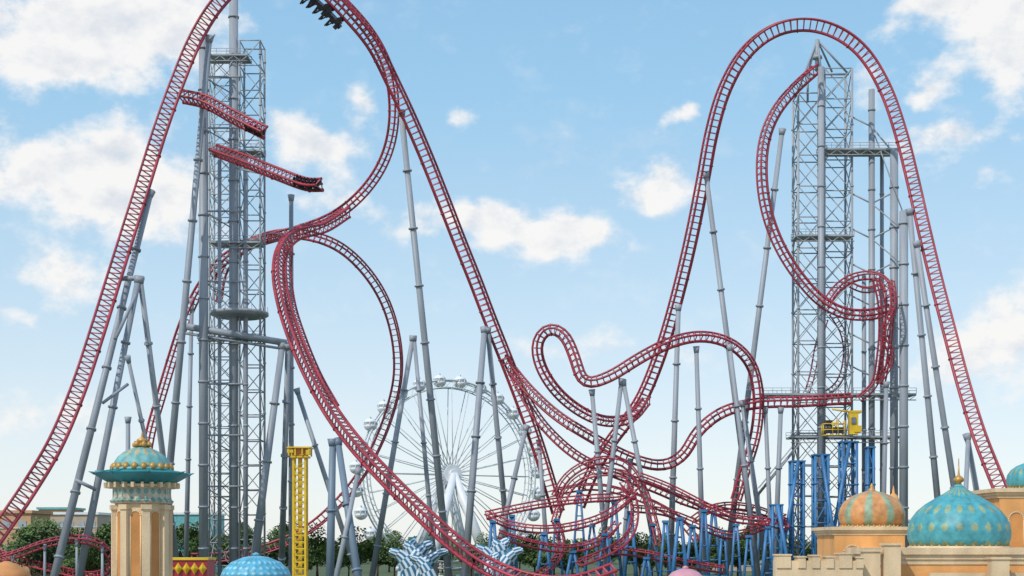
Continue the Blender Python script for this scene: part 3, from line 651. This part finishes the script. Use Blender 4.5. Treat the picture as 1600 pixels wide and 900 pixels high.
# ================================================================ sun + sky
EL=math.radians(46); AZ=math.radians(218)
sd=Vector((math.sin(AZ)*math.cos(EL),math.cos(AZ)*math.cos(EL),math.sin(EL)))
sl=bpy.data.lights.new('sun','SUN'); sl.energy=2.7; sl.angle=math.radians(.5); sl.color=(1,.93,.84)
so=bpy.data.objects.new('sun',sl); col.objects.link(so); so.rotation_euler=sd.to_track_quat('Z','Y').to_euler(); so.location=(0,0,200)
w=bpy.data.worlds.new('World'); scene.world=w; w.use_nodes=True; nt=w.node_tree; nt.nodes.clear()
w.cycles.sampling_method='MANUAL'; w.cycles.sample_map_resolution=256
def mk(nt,op,*a,clamp=False):
    k=nt.nodes.new('ShaderNodeMath'); k.operation=op; k.use_clamp=clamp
    for i,v in enumerate(a):
        if isinstance(v,(int,float)): k.inputs[i].default_value=v
        else: nt.links.new(v,k.inputs[i])
    return k.outputs[0]
def vm(nt,op,*a):
    k=nt.nodes.new('ShaderNodeVectorMath'); k.operation=op
    for i,v in enumerate(a):
        if isinstance(v,(tuple,list)): k.inputs[i].default_value=v
        elif isinstance(v,(int,float)): k.inputs['Scale'].default_value=v
        else: nt.links.new(v,k.inputs[i])
    return k.outputs['Value'] if op=='DOT_PRODUCT' else k.outputs['Vector']
blobs=[(170,42,115,60,1.25),(260,20,60,34,.85),(100,100,50,34,.8),(0,60,45,55,.55),(50,275,90,40,1.15),(225,298,75,66,1.2),(150,258,55,34,.9),(490,222,66,33,1.2),(520,318,50,18,.7),(105,425,58,34,.85),(20,490,30,12,.6),
(715,168,24,14,.95),(1068,172,26,18,1.0),(1038,300,48,33,1.2),(905,372,42,25,1.1),(815,360,75,31,1.0),(700,345,76,24,.7),(1545,20,78,52,1.15),(1450,5,45,16,.9),(1592,85,40,52,.9),(1455,140,26,17,.75),
(1500,213,60,17,.75),(1545,280,28,12,.75),(1355,120,32,42,.6),(1578,490,55,48,.95),(950,545,130,26,.55),(1530,570,100,45,.65),(40,640,100,36,.6),(570,150,22,20,.6),(1450,245,62,20,.55),(190,500,40,20,.35)]
tc=nt.nodes.new('ShaderNodeTexCoord'); gen=tc.outputs['Generated']
st=vm(nt,'MULTIPLY',gen,(1,1,1.4))
nn=nt.nodes.new('ShaderNodeTexNoise'); nn.inputs['Scale'].default_value=20; nn.inputs['Detail'].default_value=3; nt.links.new(st,nn.inputs['Vector'])
wa=vm(nt,'SCALE',vm(nt,'SUBTRACT',nn.outputs['Color'],(.5,.5,.5)),.04)
sep=nt.nodes.new('ShaderNodeSeparateXYZ'); nt.links.new(gen,sep.inputs[0])
az=mk(nt,'ARCTAN2',sep.outputs[0],sep.outputs[1]); el=mk(nt,'ARCSINE',sep.outputs[2])
cb=nt.nodes.new('ShaderNodeCombineXYZ'); nt.links.new(az,cb.inputs[0]); nt.links.new(el,cb.inputs[1])
q=vm(nt,'MULTIPLY',vm(nt,'ADD',cb.outputs[0],wa),(1,1,0))
tot=None
for px,py,rx,ry,wt in blobs:
    u=(px-800)/F; v=(HZ-py)/F; a=math.atan(u); e=math.atan(v*math.cos(a))
    s=vm(nt,'MULTIPLY_ADD',q,(F/rx*.8,F/ry*.8,0),(-a*F/rx*.8,-e*F/ry*.8,0)); dd=vm(nt,'DOT_PRODUCT',s,s)
    x=mk(nt,'POWER',math.exp(-1),dd); tot=mk(nt,'MULTIPLY',x,wt) if tot is None else mk(nt,'MULTIPLY_ADD',x,wt,tot)
tot=mk(nt,'MINIMUM',tot,1.2)
n3=nt.nodes.new('ShaderNodeTexNoise'); n3.inputs['Scale'].default_value=3.2; n3.inputs['Detail'].default_value=3; nt.links.new(st,n3.inputs['Vector'])
msk=mk(nt,'MULTIPLY',mk(nt,'SUBTRACT',mk(nt,'ABSOLUTE',az),.42),6,clamp=True)
other=mk(nt,'MULTIPLY',mk(nt,'MULTIPLY',mk(nt,'SUBTRACT',n3.outputs['Fac'],.42),4.0),msk)
tot=mk(nt,'ADD',tot,mk(nt,'MAXIMUM',other,0))
def fb(vec):
    n2=nt.nodes.new('ShaderNodeTexNoise'); n2.inputs['Scale'].default_value=34; n2.inputs['Detail'].default_value=7; n2.inputs['Roughness'].default_value=.6; nt.links.new(vec,n2.inputs['Vector']); return n2.outputs['Fac']
na=fb(st); nb=fb(vm(nt,'ADD',st,(-.006,0,.014)))
D_=mk(nt,'ADD',tot,mk(nt,'MULTIPLY',mk(nt,'SUBTRACT',na,.5),1.9))
def mr(x,a,b,c=0,d=1,t='SMOOTHSTEP'):
    k=nt.nodes.new('ShaderNodeMapRange'); k.interpolation_type=t; nt.links.new(x,k.inputs[0])
    for i,v in enumerate((a,b,c,d)): k.inputs[i+1].default_value=v
    return k.outputs[0]
cov=mr(D_,.2,.95,0,.95); wisp=mr(na,.5,.8,0,.18); cov=mk(nt,'MAXIMUM',cov,wisp)
shd=mk(nt,'ADD',mk(nt,'MULTIPLY',mk(nt,'SUBTRACT',nb,na),3.2),mr(D_,.8,1.9,.08,.65),clamp=True)
def mix(f,a,b):
    k=nt.nodes.new('ShaderNodeMix'); k.data_type='RGBA'
    for i,v in((0,f),(6,a),(7,b)):
        if isinstance(v,(int,float)): k.inputs[i].default_value=v
        elif isinstance(v,tuple): k.inputs[i].default_value=v
        else: nt.links.new(v,k.inputs[i])
    return k.outputs[2]
cm=mix(shd,(.96,.945,.93,1),(.72,.76,.82,1))
sky=nt.nodes.new('ShaderNodeTexSky'); sky.sky_type='NISHITA'; sky.sun_disc=False; sky.sun_elevation=EL; sky.sun_rotation=AZ; sky.air_density=1.0; sky.dust_density=.4; sky.ozone_density=1.5
b1=nt.nodes.new('ShaderNodeBackground'); b1.inputs['Strength'].default_value=.15; nt.links.new(sky.outputs[0],b1.inputs[0])
hr=nt.nodes.new('ShaderNodeValToRGB'); nt.links.new(mk(nt,'MULTIPLY',el,2.0),hr.inputs[0]); e=hr.color_ramp.elements
e[0].position=0; e[0].color=(.86,.89,.91,1); e[1].position=1; e[1].color=(.25,.52,.82,1)
for p_,c_ in((.14,(.78,.86,.92,1)),(.36,(.56,.76,.91,1)),(.62,(.36,.65,.90,1))):
    x=e.new(p_); x.color=c_
bh=nt.nodes.new('ShaderNodeBackground'); bh.inputs['Strength'].default_value=1.0; nt.links.new(hr.outputs[0],bh.inputs[0])
m0=nt.nodes.new('ShaderNodeMixShader'); m0.inputs[0].default_value=.78; nt.links.new(b1.outputs[0],m0.inputs[1]); nt.links.new(bh.outputs[0],m0.inputs[2])
b2=nt.nodes.new('ShaderNodeBackground'); b2.inputs['Strength'].default_value=1.0; nt.links.new(cm,b2.inputs[0])
ms=nt.nodes.new('ShaderNodeMixShader'); nt.links.new(cov,ms.inputs[0]); nt.links.new(m0.outputs[0],ms.inputs[1]); nt.links.new(b2.outputs[0],ms.inputs[2])
ow=nt.nodes.new('ShaderNodeOutputWorld'); nt.links.new(ms.outputs[0],ow.inputs[0])
# ================================================================ camera
cd=bpy.data.cameras.new('camera'); cd.sensor_width=36; cd.lens=36*F/1600; cd.shift_y=(HZ-450)/1600; cd.clip_end=12000; cd.clip_start=.5
co=bpy.data.objects.new('camera',cd); col.objects.link(co); co.location=(0,0,ZC); co.rotation_euler=(math.pi/2,0,0); scene.camera=co
scene.view_settings.view_transform='Standard'; scene.view_settings.look='None'; scene.view_settings.exposure=0
